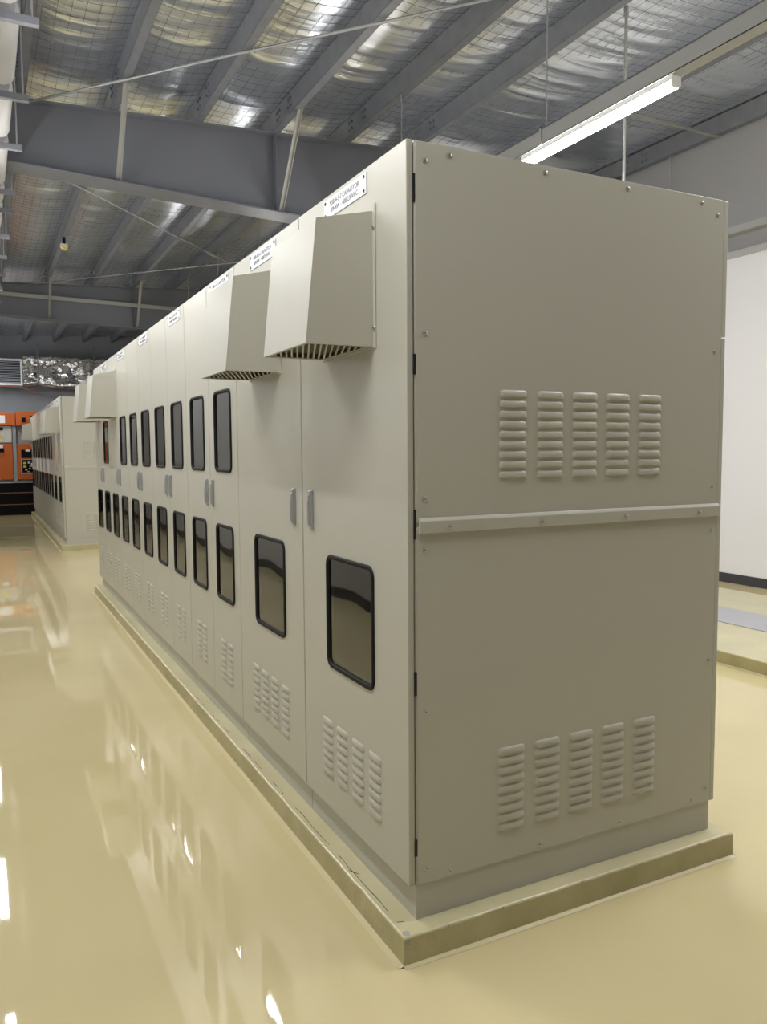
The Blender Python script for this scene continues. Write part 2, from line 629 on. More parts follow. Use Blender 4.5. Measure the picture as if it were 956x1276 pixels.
# sensor on a purlin
sx, sy = 0.14, 10.95
t = thing('roof_sensor', 'small yellow topped device under the leftmost roof purlin', 'sensor', (sx, sy, zb(sx) - 0.16))
link('bracket', MB().box((-.02, -.01, .06), (.02, .01, .16)).mesh('bracket', M['black']), t)
link('housing', MB().box((-.05, -.05, .01), (.05, .05, .06)).mesh('housing', M['white_frame']), t)
link('lens', MB().tube((0, 0, .012), (0, 0, -.02), .055, 12, 0, .04).mesh('lens', M['yellow']), t)
t = thing('roof_sensor', 'small round device under a purlin beyond the farther beam', 'sensor', (0.17, 17.2, zb(0.17) - 0.1))
link('housing', MB().tube((0, 0, .1), (0, 0, .0), .07, 12, 0, .05).mesh('housing', M['pale_panel']), t)

# ------------------------------------------------------------------ lighting trunking and battens
def c_strut(y0, y1, x, z0, z1, w):
    t = 0.004
    mb = MB()
    mb.box((x - w / 2, y0, z0), (x - w / 2 + t, y1, z1)).box((x + w / 2 - t, y0, z0), (x + w / 2, y1, z1)).box((x - w / 2, y0, z0), (x + w / 2, y1, z0 + t))
    mb.box((x - w / 2, y0, z1 - t), (x - w / 2 + .02, y1, z1)).box((x + w / 2 - .02, y0, z1 - t), (x + w / 2, y1, z1))
    return mb


XS = 2.55
ZL = 3.665
t = thing('light_trunking', 'long pale steel channel carrying the lit tube above the nearest cabinet', 'channel', (0, 0, ZL))
link('channel', c_strut(-4.5, 22.0, XS, 0.0, 0.105, 0.10).mesh('channel', M['strut']), t)
for i, yh in enumerate((-3.85, -1.7, 0.45, 2.60, 4.75, 6.9, 9.05, 11.2, 13.35, 15.5)):
    mb = MB().tube((XS, yh, 0.10), (XS, yh, zb(XS) - ZL + .05), 0.006, 6)
    link('hanger_rod', mb.mesh('hanger_rod', M['rod']), t)
    mb = MB().box((XS - .056, yh - .012, -.004), (XS - .050, yh + .012, .12)).box((XS + .05, yh - .012, -.004), (XS + .056, yh + .012, .12)).box((XS - .056, yh - .012, .112), (XS + .056, yh + .012, .12))
    link('hanger_clip', mb.mesh('hanger_clip', M['strut']), t)

mb = MB()
mb.box((-.035, 0, -.030), (.035, 1.42, 0))
BODY = mb.mesh('lamp_body', M['lamp_body'])
prof = [(-.034, -.030), (-.036, -.048), (-.028, -.062), (0, -.067), (.028, -.062), (.036, -.048), (.034, -.030)]
vs = [(x, yy, z) for yy in (0.012, 1.408) for x, z in prof]
n = len(prof)
mb = MB().add(vs, [(i, i + 1, n + i + 1, n + i) for i in range(n - 1)] + [(n - 1, 0, n, 2 * n - 1)], 0, False)
DIFF = mb.mesh('diffuser', M['lamp'])
mb = MB().add([(x * 1.03, yy, z * 1.01) for yy in (0, .012) for x, z in prof],
              [tuple(range(n - 1, -1, -1)), tuple(range(n, 2 * n))] + [(i, (i + 1) % n, n + (i + 1) % n, n + i) for i in range(n)])
mb.add([(x * 1.03, yy, z * 1.01) for yy in (1.408, 1.42) for x, z in prof],
       [tuple(range(n - 1, -1, -1)), tuple(range(n, 2 * n))] + [(i, (i + 1) % n, n + (i + 1) % n, n + i) for i in range(n)])
CAPS = mb.mesh('end_caps', M['lamp_body'])


def batten(x, y, z, label, group=None):
    t = thing('tube_light', label, 'light', (x, y, z), 0, group)
    link('lamp_body', BODY, t)
    link('diffuser', DIFF, t)
    link('end_caps', CAPS, t)
    return t


batten(XS, 1.42, ZL - .001, 'lit white tube light under the steel channel above the nearest cabinet')
for k in (-1, 1, 2, 3):
    batten(XS, 1.42 + (3.35 if k > 0 else 2.40) * k, ZL - .001, 'tube light farther along the right channel, out of sight', 'tube lights hidden along the right channel')
# aisle line over the left aisle
t = thing('light_trunking', 'steel channel of tube lights over the left aisle, outside the frame', 'channel', (0, 0, ZL))
link('channel', c_strut(-4.5, 22.0, -1.07, 0.0, 0.105, 0.10).mesh('channel', M['strut']), t)
for yh in (-3.0, 0, 1.98, 4.11, 6.32, 8.0, 10.1, 12.2, 15, 18, 21):
    link('hanger_rod', MB().tube((-1.07, yh, 0.10), (-1.07, yh, (zb(-1.07) - ZL + .05) if (yh < 1 or yh > 13) else 3.929 - ZL), 0.006, 6).mesh('hanger_rod', M['rod']), t)
for k, ya in enumerate((-1.15, 1.75, 4.26, 7.36, 10.71, 17.4, 20.6)):  # the first lamp is added to brighten the nearest door and side panel
    batten(-1.07, ya, ZL - .001, 'tube light over the left aisle, outside the frame', 'tube lights over the left aisle')

# added unseen fill lamps over the right plinth, brightening floor and right wall
for k in (-1, 0):
    batten(5.0, -1.5 + 1.8 * (k + 1), ZL - .001, 'added fill light over the right plinth, outside the frame', 'added fill lights over the right plinth')
t = thing('light_trunking', 'added steel channel of fill lights over the right plinth, outside the frame', 'channel', (0, 0, ZL))
link('channel', c_strut(-4.6, 1.8, 5.0, 0.0, 0.105, 0.10).mesh('channel', M['strut']), t)
for yh in (-4.0, -1.5, 0.9):
    link('hanger_rod', MB().tube((5.0, yh, 0.10), (5.0, yh, zb(5.0) - ZL + .05), 0.006, 6).mesh('hanger_rod', M['rod']), t)

# conduit drop and braces at right
xq, yq = 3.46, 2.79
mb = MB().tube((xq, yq, 0.0), (xq, yq, zb(xq) + 0.01), 0.0125, 10).tube((xq, yq, zb(xq) - 0.06), (xq, yq, zb(xq) + .02), 0.02, 10)
tag(link('conduit', mb.mesh('conduit', M['strut'])), 'pale vertical conduit dropping from a purlin behind the lit tube', 'conduit')
mb = MB().bar((4.85, 4.21, zb(4.85) - .05), (6.40, 4.43, zb(6.4) - .02), 0.05, 0.012)
tag(link('brace_angle', mb.mesh('brace_angle', M['strut'])), 'short pale brace bar under the roof beside the right wall', 'brace')
mb = MB().tube((6.41, 5.13, 3.956), (6.41, 5.13, zb(6.41)), 0.006, 6)
tag(link('thin_rod', mb.mesh('thin_rod', M['rod'])), 'thin upright rod against the grey upper right wall', 'rod')
# horizontal strut in front of the farther beam
mb = MB()
zz = lambda x: 4.452 - 0.016 * (x + .67)
mb.hexa([(-2.1, 14.27, zz(-2.1) - .035), (6.4, 14.27, zz(6.4) - .035), (6.4, 14.32, zz(6.4) - .035), (-2.1, 14.32, zz(-2.1) - .035),
         (-2.1, 14.27, zz(-2.1) + .035), (6.4, 14.27, zz(6.4) + .035), (6.4, 14.32, zz(6.4) + .035), (-2.1, 14.32, zz(-2.1) + .035)])
tag(link('cross_channel', mb.mesh('cross_channel', M['strut'])), 'pale horizontal channel running across in front of the farther beam', 'channel')

# ------------------------------------------------------------------ white wrapped duct at the upper left
XD = -0.80
ybr = [0.9, 1.98, 3.03, 4.11, 5.10, 6.32, 6.95, 8.0, 9.05, 10.1, 11.15, 12.2]
t = thing('wrapped_duct', 'white wrapped duct in short bulging lengths along the upper left edge', 'duct', (0, 0, 0))
for a, b in zip(ybr, ybr[1:]):
    pts = rrect(XD - 0.42, XD, 3.985, 4.10, 0.045, 4)
    st = [(a + .05, 0.88), (a + .08, 0.97), (a + .14, 1.0), (b - .17, 1.0), (b - .10, 0.96), (b - .06, 0.86), (b - .04, 0.70)]
    cx, cz = XD - 0.21, 4.04
    vs = [(cx + (x - cx) * s, yy, cz + (z - cz) * s) for yy, s in st for x, z in pts]
    n = len(pts)
    fs = [(k * n + i, k * n + (i + 1) % n, (k + 1) * n + (i + 1) % n, (k + 1) * n + i) for k in range(len(st) - 1) for i in range(n)]
    mb = MB().add(vs, fs, 0, True)
    mb.add(vs[:n], [tuple(range(n))]).add(vs[-n:], [tuple(range(n))])
    link('duct_section', mb.mesh('duct_section', M['duct_white']), t)
mb = MB().tube((XD - .21, 0.8, 4.04), (XD - .21, 12.3, 4.04), 0.045, 12)
link('inner_pipe', mb.mesh('inner_pipe', M['grey_panel']), t)
for i, yv in enumerate(ybr):
    names = {2: 'topmost one in the photo', 3: 'second one down from the photo top', 4: 'third one down from the top', 5: 'fourth one down', 6: 'fifth one down, just past the beam'}
    t = thing('duct_hanger', 'grey channel bracket on rods under the white duct, ' + names[i] if i in names else 'grey channel bracket under the white duct, in its unseen part', 'bracket', (0, yv, 3.93), 0, 'brackets under the white wrapped duct')
    link('channel', MB().box((-1.30, -.022, 0), (-0.71, .022, .042)).mesh('channel', M['bracket']), t)
    for xr in (-1.27, -0.745):
        link('hanger_rod', MB().tube((xr, 0, .04), (xr, 0, zb(xr) - 3.93 + .02), 0.006, 6).mesh('hanger_rod', M['rod']), t)

# ------------------------------------------------------------------ concrete plinths
def pad(x0, x1, y0, y1, label, chips=True):
    t = thing('concrete_plinth', label, 'plinth', (0, 0, 0))
    random.seed(int(abs(x0 * 100) + abs(y0 * 10)))
    pts = []
    def seg(a, b, nrm):
        ln = (Vector(b) - Vector(a)).length
        k = max(2, int(ln / 0.05))
        for i in range(k):
            f = i / k
            pts.append((a[0] + (b[0] - a[0]) * f, a[1] + (b[1] - a[1]) * f, nrm, i == 0))
    seg((x0, y0), (x1, y0), (0, -1))
    seg((x1, y0), (x1, y1), (1, 0))
    seg((x1, y1), (x0, y1), (0, 1))
    seg((x0, y1), (x0, y0), (-1, 0))
    n = len(pts)
    rings = []
    cx, cy = (x0 + x1) / 2, (y0 + y1) / 2
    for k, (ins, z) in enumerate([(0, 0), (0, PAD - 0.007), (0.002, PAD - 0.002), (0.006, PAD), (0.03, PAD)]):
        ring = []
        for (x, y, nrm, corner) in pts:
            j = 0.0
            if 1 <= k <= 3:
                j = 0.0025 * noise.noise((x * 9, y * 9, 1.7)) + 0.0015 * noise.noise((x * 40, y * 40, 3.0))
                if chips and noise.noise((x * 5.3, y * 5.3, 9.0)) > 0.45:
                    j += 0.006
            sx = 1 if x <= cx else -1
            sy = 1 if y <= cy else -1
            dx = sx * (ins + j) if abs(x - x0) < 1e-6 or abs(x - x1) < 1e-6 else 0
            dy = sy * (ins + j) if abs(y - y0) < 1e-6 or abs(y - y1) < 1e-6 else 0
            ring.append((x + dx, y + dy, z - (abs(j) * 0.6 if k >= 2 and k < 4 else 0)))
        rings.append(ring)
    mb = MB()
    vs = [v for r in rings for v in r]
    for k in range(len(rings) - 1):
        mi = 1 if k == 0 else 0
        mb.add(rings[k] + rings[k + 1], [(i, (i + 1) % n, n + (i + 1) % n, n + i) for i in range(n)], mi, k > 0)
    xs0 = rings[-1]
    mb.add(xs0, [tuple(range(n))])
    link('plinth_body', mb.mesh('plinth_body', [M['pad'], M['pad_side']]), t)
    # poured cove where the epoxy runs up the plinth
    mb = MB()
    for (ax, ay), (bx, by), (nx_, ny_) in (((x0, y0), (x1, y0), (0, -1)), ((x0, y1), (x0, y0), (-1, 0)), ((x1, y0), (x1, y1), (1, 0))):
        k = max(2, int(math.hypot(bx - ax, by - ay) / 0.1))
        for i in range(k):
            qs = []
            for f in (i / k, (i + 1) / k):
                x, y = ax + (bx - ax) * f, ay + (by - ay) * f
                w = (0.012 if ny_ else 0.020) + 0.006 * noise.noise((x * 3, y * 3, 5))
                qs.append(((x, y, 0.006), (x + nx_ * w, y + ny_ * w, 0.0008)))
            mb.add([qs[0][0], qs[1][0], qs[1][1], qs[0][1]], [(0, 1, 2, 3)], 0, True)
    link('floor_cove', mb.mesh('floor_cove', M['cove']), t)
    return t


p1 = pad(-0.053, 1.347, -0.061, 7.03, 'low cream painted concrete plinth under the near cabinet row')
p2 = pad(-0.035, 1.367, 11.12, 19.30, 'low cream painted concrete plinth under the far cabinet row')
p3 = pad(3.53, 5.68, YB + 0.2, 9.0, 'bare cream concrete plinth on the right, beyond the near cabinet')
# chipped corner and hairline cracks on the near plinth
mb = MB()
rnd = random.Random(3)
def blob(cx, cy, cz, r, axis):
    vs = []
    for i in range(9):
        a = 2 * PI * i / 9
        rr = r * rnd.uniform(.6, 1.1)
        if axis == 'z':
            vs.append((cx + rr * math.cos(a), cy + rr * math.sin(a), cz))
        elif axis == 'y':
            vs.append((cx + rr * math.cos(a), cy, cz + rr * math.sin(a)))
    mb.add(vs, [tuple(range(9))])
blob(-0.034, -0.042, PAD + .0008, .014, 'z')
blob(-0.040, -0.0625, PAD - .016, .010, 'y')
blob(0.10, -0.0625, PAD - .006, .004, 'y')
blob(0.30, -0.0628, PAD - .004, .005, 'y')
blob(0.62, -0.0628, PAD - .003, .006, 'y')
blob(1.17, -0.0628, PAD - .003, .006, 'y')
link('chipped_patch', mb.mesh('chipped_patch', M['bare']), p1)
mb = MB()
def crack(pts, w):
    for a, b in zip(pts, pts[1:]):
        mb.bar((a[0], a[1], PAD + .0004), (b[0], b[1], PAD + .0004), w, .0008)
pts = [(-0.033, 0.02)]
yy = 0.02
while yy < 2.6:
    yy += rnd.uniform(.03, .07)
    pts.append((-0.031 + rnd.uniform(-.002, .002), yy))
for i in range(0, len(pts) - 1):
    if rnd.random() < (0.85 if i < 7 else 0.45):
        crack(pts[i:i + 2], rnd.uniform(.0012, .0026))
crack([(-0.034, 0.02), (-0.012, 0.012)], .002)
crack([(-0.040, 0.36), (-0.018, 0.32)], .002)
link('hairline_crack', mb.mesh('hairline_crack', M['crack']), p1)

# cover plate on the right plinth
mb = MB()
mb.box((4.31, -4.6, PAD), (4.84, 8.6, PAD + 0.006))
tag(link('cover_plate', mb.mesh('cover_plate', M['plate'])), 'flat grey metal cover plate lying on the right plinth', 'cover plate')

# ------------------------------------------------------------------ switchboard cabinets
D = 1.305
ZP = 0.108           # plinth height
ZD = 2.20            # door height
DT = 0.021           # door thickness
CACHE = {}


def cached(key, fn):
    if key not in CACHE:
        CACHE[key] = fn()
    return CACHE[key]


def z_(w):           # world height to cabinet-local height
    return w - PAD


HANDLE = None


def handle_mesh():
    bm = bmesh.new()
    def rb(x0, x1, y0, y1, z0, z1, bev):
        r = bmesh.ops.create_cube(bm, size=1)
        for v in r['verts']:
            v.co = Vector((x0 + (v.co.x + .5) * (x1 - x0), y0 + (v.co.y + .5) * (y1 - y0), z0 + (v.co.z + .5) * (z1 - z0)))
        es = list({e for v in r['verts'] for e in v.link_edges})
        bmesh.ops.bevel(bm, geom=es, offset=bev, segments=2, affect='EDGES', profile=0.5)
    rb(-.014, .014, -.008, .0005, 0, .148, .0035)      # escutcheon
    rb(-.008, .008, -.018, -.006, .012, .128, .004)    # lever
    rb(-.011, .011, -.014, -.006, .126, .145, .003)    # pivot
    rb(-.005, .005, -.020, -.016, .02, .105, .0015)     # grip rib
    me = bpy.data.meshes.new('handle')
    bm.to_mesh(me)
    bm.free()
    me.materials.append(M['zinc'])
    return me


def make_door(parent, off, w, wins, hand, n_cols, gaps=(0.0022, 0.0022), detail=True, col_c=None):
    """off: distance of the door's right edge from the cabinet's right edge; wins: list of (centre, width, z0, z1) from right edge"""
    key = ('door', w, tuple(wins), gaps)
    holes = []
    for c, ww, za, zt in wins:
        holes.append((-c - ww / 2 + .012, -c + ww / 2 - .012, za + .012 - ZP - PAD, zt - .012 - ZP - PAD, 0.035))
    me = cached(key, lambda: slab_with_holes('door', -w + gaps[1], -gaps[0], 0.002, ZD, holes, 0.0, DT, M['paint']))
    d = link('door', me, parent, (-off, 0, ZP))
    bevel(d, 0.0025, 2, 50)
    for c, ww, za, zt in wins:
        a = (-c - ww / 2, -c + ww / 2, za - ZP - PAD, zt - ZP - PAD)
        link('window_gasket', cached(('gk', a), lambda: ring_mesh('window_gasket', *a, 0.04, 0.016, -0.007, 0.006, M['rubber'])), d)
        b = (a[0] + .010, a[1] - .010, a[2] + .010, a[3] - .010)
        link('window_pane', cached(('pn', a), lambda: pane_mesh('window_pane', *b, 0.034, 0.002, M['pane'])), d)
    hx = -0.06 if hand == 'R' else -w + 0.06
    if w > .7:
        hx = -0.085 if hand == 'R' else -w + 0.10
    link('handle', cached('handle', handle_mesh), d, (hx, 0, 1.229 - ZP - PAD))
    # pressed louvres at the bottom
    cc = w / 2 if col_c is None else col_c
    pit = 0.131
    xs = [-cc + (i - (n_cols - 1) / 2) * pit for i in range(n_cols)]
    zs = [0.328 - ZP - PAD + 0.0312 * k for k in range(7)]
    if detail:
        for x in xs:
            for z in zs:
                link('louvre', LOUVRE_FRONT, d, (x, 0.0003, z))
    else:
        def bank():
            mb = MB()
            lv, lf = louvre_geo(0.094)
            for x in xs:
                for z in zs:
                    mb.add([(p[0] + x, p[1] + .0003, p[2] + z) for p in lv], lf, 0, True)
            return mb.mesh('louvre_bank', M['paint'])
        stuff(link('louvre_bank', cached(('bank', w, n_cols), bank), d))
    return d


def nameplate(parent, c, lines, detail):
    hw, z0, z1 = 0.168, z_(2.322), z_(2.386)
    pl = link('nameplate', cached('plate', lambda: MB().box((-hw, -.003, 0), (hw, 0, z1 - z0)).mesh('nameplate', M['white_plate'])), parent, (-c, -0.0002, z0))
    for i, s in enumerate(lines):
        link('lettering', cached(('tx', s), lambda: text_mesh(s, 0.0235)), pl, (0, -0.0033, (z1 - z0) * (0.68 if i == 0 else 0.30)))
    for x in (-hw + .014, hw - .014):
        for z in (.011, z1 - z0 - .011):
            link('screw', SCREW_BLACK, pl, (x, -0.003, z))
    return pl


def fan_hood(parent, c, detail):
    h = link('fan_hood', cached('hood', hood_mesh), parent, (-c, 0, 0))
    bevel(h, 0.0014, 2, 35)
    for i, (fx0, fy0, fx1, fy1) in enumerate(BARS):
        link('grille_fin', cached(('fin', i), lambda: fin_mesh(fx0, fy0, fx1, fy1)), h, (0, 0, z_(1.843)))
    link('grille_rim', cached('rim', rim_mesh), h, (0, 0, z_(1.843)))
    link('shade_sheet', cached('filter', lambda: MB().box((-.192, -.219, .0185), (.192, -.006, .022)).mesh('shade_sheet', M['filter'])), h, (0, 0, z_(1.843)))
    if detail:
        for x in (-0.2065, 0.2065):
            for z in (z_(1.90), z_(2.205)):
                link('screw', SCREW, h, (x, -0.004, z))
    return h


def hood_mesh():
    hw, t = 0.1975, 0.003
    zt, zo, zl = z_(2.256), z_(2.213), z_(1.843)
    yt, yl = -0.19, -0.228
    mb = MB()
    # flange plate with a big opening covered by the shell
    mb.box((-.215, -.004, z_(1.838)), (.215, -.0005, z_(2.276)))
    def shell(x0, x1):
        pass
    # front
    mb.hexa([(-hw, yl, zl), (hw, yl, zl), (hw, yl + t, zl), (-hw, yl + t, zl), (-hw, yt, zo), (hw, yt, zo), (hw, yt + t, zo - t), (-hw, yt + t, zo - t)])
    # top
    mb.hexa([(-hw, yt, zo - t), (hw, yt, zo - t), (hw, -.003, zt - t), (-hw, -.003, zt - t), (-hw, yt, zo), (hw, yt, zo), (hw, -.003, zt), (-hw, -.003, zt)])
    for s in (-1, 1):
        xa, xb = (s * hw, s * (hw - t))
        prof = [(yl, zl), (yt, zo), (-.003, zt), (-.003, zl)]
        vs = [(xa, y, z) for y, z in prof] + [(xb, y, z) for y, z in prof]
        mb.add(vs, [(0, 1, 2, 3), (7, 6, 5, 4), (0, 4, 5, 1), (1, 5, 6, 2), (2, 6, 7, 3), (3, 7, 4, 0)])
    return mb.mesh('fan_hood', M['paint'])


BARS = []
for _i in range(18):
    _y0 = -0.350 + 0.0196 * _i                 # where the bar meets the right side
    _pts = [(0.19 - t * 0.38, _y0 + t * 0.145) for t in (j / 200 for j in range(201))]
    _pts = [q for q in _pts if -0.221 <= q[1] <= -0.007]
    if len(_pts) > 12:
        BARS.append((*_pts[0], *_pts[-1]))


def fin_mesh(ax, ay, bx, by):
    mb = MB()
    mb.bar((ax, ay, .0036), (bx, by, .0036), .006, .0012)
    mb.bar((ax, ay, .0105), (bx, by, .0105), .0012, .013)
    return mb.mesh('grille_fin', M['paint'])


def rim_mesh():
    mb = MB()
    mb.box((-.195, -.226, .001), (-.180, -.006, .004)).box((.180, -.226, .001), (.195, -.006, .004)).box((-.18, -.226, .001), (.18, -.214, .004)).box((-.18, -.016, .001), (.18, -.006, .004))
    return mb.mesh('grille_rim', M['paint'])


def side_panel(parent, detail):
    """end of the row: faces local +X; built facing -Y and turned"""
    # panel frame: local u (0 at front) -> cabinet +Y ; outward -> cabinet +X
    root_rot = (0, 0, PI / 2)
    a, b = 0.028, 1.284
    for name, z0, z1, cols_z in (('side_panel', 0.203, 1.300, 0.305), ('side_panel', 1.304, 2.398, 1.434)):
        def mk():
            pts = rrect(a, b, z_(z0), z_(z1), 0.010, 3)
            n = len(pts)
            vs = [(x, -.003, z) for x, z in pts] + [(x, 0, z) for x, z in pts]
            return MB().add(vs, [tuple(range(n)), tuple(range(2 * n - 1, n - 1, -1))] + [(i, (i + 1) % n, n + (i + 1) % n, n + i) for i in range(n)]).mesh('side_panel', M['paint'])
        p = link(name, cached(('sp', z0), mk), parent, (0, 0, 0), root_rot)
        bevel(p, 0.001, 2, 50)
        us = [0.372, 0.517, 0.659, 0.800, 0.945]
        zs = [cols_z + 0.0312 * k for k in range(9)]
        if detail:
            for u in us:
                for z in zs:
                    link('louvre', LOUVRE_SIDE, p, (u, -0.0028, z_(z)))
            if z0 < 1:
                sc = [(.055, 1.227), (1.259, 1.225), (.056, .738), (1.260, .742), (.057, .251), (.141, .220), (.489, .222), (.840, .220), (1.189, .224), (1.262, .258)]
            else:
                sc = [(.058, 2.346), (.140, 2.373), (.488, 2.376), (.829, 2.375), (1.173, 2.374), (1.252, 2.343), (.057, 1.860), (1.253, 1.867), (.055, 1.379), (1.257, 1.383)]
            for u, z in sc:
                link('screw', SCREW, p, (u, -0.003, z_(z)))
        else:
            def bank():
                mb = MB()
                lv, lf = louvre_geo(0.104)
                for u in us:
                    for z in zs:
                        mb.add([(q[0] + u, q[1] - .0028, q[2] + z_(z)) for q in lv], lf, 0, True)
                return mb.mesh('louvre_bank', M['paint'])
            stuff(link('louvre_bank', cached(('sbank', z0), bank), p))
    def strip():
        za, zt = z_(1.277), z_(1.323)
        y0, y1 = 0.033, 1.288
        prof = [(0, za), (.011, za), (.011, za + .036), (.005, zt), (0, zt)]
        vs = [(y0, -o - .003, z) for o, z in prof] + [(y1, -o - .003, z) for o, z in prof]
        n = len(prof)
        return MB().add(vs, [tuple(range(n)), tuple(range(2 * n - 1, n - 1, -1))] + [(i, (i + 1) % n, n + (i + 1) % n, n + i) for i in range(n)]).mesh('joint_strip', M['paint'])
    s = link('joint_strip', cached('strip', strip), parent, (0, 0, 0), root_rot)
    bevel(s, 0.0015, 2, 30)
    if detail:
        for u in (.138, .481, .835, 1.183):
            link('screw', SCREW, s, (u, -0.015, z_(1.294)))
        for za, zt in ((2.227, 2.307), (1.741, 1.80), (1.262, 1.347), (.790, .863), (.293, .345)):
            mb = MB().box((-.0035, .0195, z_(za)), (0.0008, .0275, z_(zt)))
            link('hinge', mb.mesh('hinge', M['dark_gap']), parent)


def cabinet(ox, oy, near, w, doors, label, lines, end=False, hood=None, detail=True, group=None, wide=False):
    t = thing('switchboard_cabinet', label, 'cabinet', (ox, oy + near, PAD + .0012), -PI / 2, group)
    e = 0.0006
    key = ('body', w, end)
    def body():
        mb = MB()
        mb.box((-w + e, DT + .004, ZP), (-e - (0.0008 if end else 0), D - .022, ZP + ZD))
        return mb.mesh('cabinet_body', M['paint'])
    b = link('cabinet_body', cached(key, body), t)
    bevel(b, .002, 2, 50)
    # two back covers with a fine gap between them
    for za, zt in ((0.203, 1.915), (1.922, 2.396)):
        bb = link('back_cover', cached(('back', w, za, end), lambda: MB().box((-w + .001, D - .021, z_(za)), (0.0035 if end else -.001, D, z_(zt))).mesh('back_cover', M['paint'])), t)
        bevel(bb, .002, 2, 50)
    pl = link('plinth_base', cached(('plb', w), lambda: MB().box((-w + .0025, .024, 0), (-.0025, D - .02, ZP)).mesh('plinth_base', M['paint'])), t)
    for dargs in doors:
        make_door(t, *dargs, detail=detail)
    nameplate(t, doors[0][0] + doors[0][1] / 2, lines, detail)
    if hood is not None:
        fan_hood(t, hood, detail)
    if end:
        side_panel(t, detail)
    return t


LOW, LOWB = 0.740, 1.152
UPA, UPB = 1.418, 1.836
NW = 0.525


def narrow(off, c_low, hand, upper=True, gaps=(0.0022, 0.0022)):
    wins = [(c_low, 0.322, 0.748, 1.148)]
    if upper:
        wins.append((c_low, 0.312, UPA, UPB))
    return (off, NW, tuple(wins), hand, 2, gaps)


def row(ox, oy, labels, n_pairs, near_detail, hooded):
    tails = ['7', '6', '5', '4', '3', '2', '1', '1']
    def lines(i):
        return ['MSB-4-3-%s CAPACITOR' % tails[min(i, 7)], '3PH4W - 400/230VAC']
    cabinet(ox, oy, 0, 0.852, [(0, 0.852, ((0.42, 0.388, LOW, LOWB),), 'L', 4, (0.0022, 0.0045))], labels[0], lines(0), end=True, hood=0.411, detail=near_detail)
    cabinet(ox, oy, 0.852, 0.852, [(0, 0.852, ((0.405, 0.40, LOW, LOWB),), 'R', 4, (0.0045, 0.0022))], labels[1], lines(1), hood=0.425, detail=near_detail)
    y = 1.704
    for k in range(n_pairs):
        up2 = True
        hd = None
        if k in hooded:
            hd = hooded[k]
            up2 = False
        cabinet(ox, oy, y, 2 * NW, [narrow(0, 0.255, 'L', True, (0.004 if k in (1, 3) else 0.0022, 0.0022)), narrow(NW, 0.255, 'R', up2, (0.0022, 0.004 if k in (0, 2) else 0.0022))], labels[2 + k], lines(2 + k), hood=hd, detail=near_detail and k < 1)
        y += 2 * NW


H2 = NW * 1.5
row(0.0, 0.0, ['beige single-door cabinet nearest the camera, its big louvred side panel in view',
               'beige single-door hooded cabinet, second from the near end of the near row',
               'beige two-door cabinet of the near row, third unit, next to the second fan hood',
               'beige two-door cabinet of the near row, fourth unit, with four dark windows',
               'beige two-door cabinet of the near row, fifth unit, in its middle stretch',
               'beige two-door cabinet of the near row, last but one, its left door hooded',
               'beige two-door cabinet at the far end of the near row, with the last hood'], 5, True, {3: H2, 4: H2})
row(0.02, 11.2, ['beige cabinet at the near end of the far row, its plain side panel in view',
                 'beige hooded cabinet of the far row, right behind its end cabinet',
                 'beige two-door cabinet of the far row, third unit from the side panel',
                 'beige two-door cabinet of the far row, fourth unit from the side panel',
                 'beige two-door cabinet of the far row, fifth unit from the side panel',
                 'beige two-door cabinet of the far row, sixth unit from the side panel',
                 'beige two-door cabinet of the far row, seventh unit, last but one',
                 'beige two-door cabinet of the far row nearest the orange units, with a hood'], 6, False, {5: H2})

# white patches built in place of reflections on the far row
for i, yv in enumerate((13.85, 14.9, 15.95, 17.0)):
    mb = MB().box((0.0155, 0, 0), (0.0168, 0.40, 0.29))
    o = link('reflection_patch', mb.mesh('reflection_patch', M['paper']), None, (0.003, yv, 1.15))
    tag(o, 'white patch for a reflection on the far cabinet row, ' + ['nearest to its side panel', 'second from its side panel', 'third from its side panel', 'farthest from its side panel'][i], 'paper', 'reflection patches on the far cabinet row')

# ------------------------------------------------------------------ orange units at the far end
def plate(mb, x0, x1, z0, z1, y, d, mi=0):
    return mb.box((x0, y - d, z0), (x1, y, z1), mi)


t = thing('orange_switchgear', 'orange switchgear unit with black tiered base at the far left end', 'switchgear', (0, 19.62, 0))
xa, xm, xb = -2.0, -0.33, 1.25
link('rear_cabinet', MB().box((xa, 0.04, 0.83), (xb, 0.95, 2.50)).mesh('rear_cabinet', M['grey_panel']), t)
for k, (za, zt) in enumerate(((0.0, 0.255), (0.275, 0.545), (0.565, 0.80))):
    b = link('base_tier', MB().box((xa, 0.0, za), (xb, 0.95, zt)).mesh('base_tier', M['black']), t)
for za in (0.255, 0.545, 0.80):
    link('base_rail', MB().box((xa, -.012, za), (xb, 0.9, za + (.02 if za < .7 else .03))).mesh('base_rail', M['copper' if za < .7 else 'trim']), t)
bevel(link('door', MB().box((xa, -.03, 0.885), (xm - .06, .04, 1.765)).mesh('door', M['orange']), t), .01)
bevel(link('door', MB().box((xm + .04, -.03, 0.885), (xb, .04, 1.765)).mesh('door', M['orange']), t), .01)
link('divider_post', MB().box((xm - .05, -.04, 0.83), (xm + .03, .04, 2.22)).mesh('divider_post', M['grey_panel']), t)
bevel(link('upper_box', MB().box((xa, -.10, 2.215), (-0.305, .04, 2.52)).mesh('upper_box', M['orange']), t), .01)
o = bevel(link('upper_box', MB().box((-.295, -.16, 2.215), (xb, .04, 2.545)).mesh('upper_box', M['orange']), t), .01)
link('meter', MB().box((-.165, -.175, 2.295), (-.08, -.16, 2.41)).mesh('meter', M['black']), o)
link('meter', MB().box((.02, -.175, 2.31), (.10, -.16, 2.46)).mesh('meter', M['black']), o)
link('label_sheet', MB().box((-.85, -.105, 2.27), (-.535, -.10, 2.46)).mesh('label_sheet', M['paper']), t)
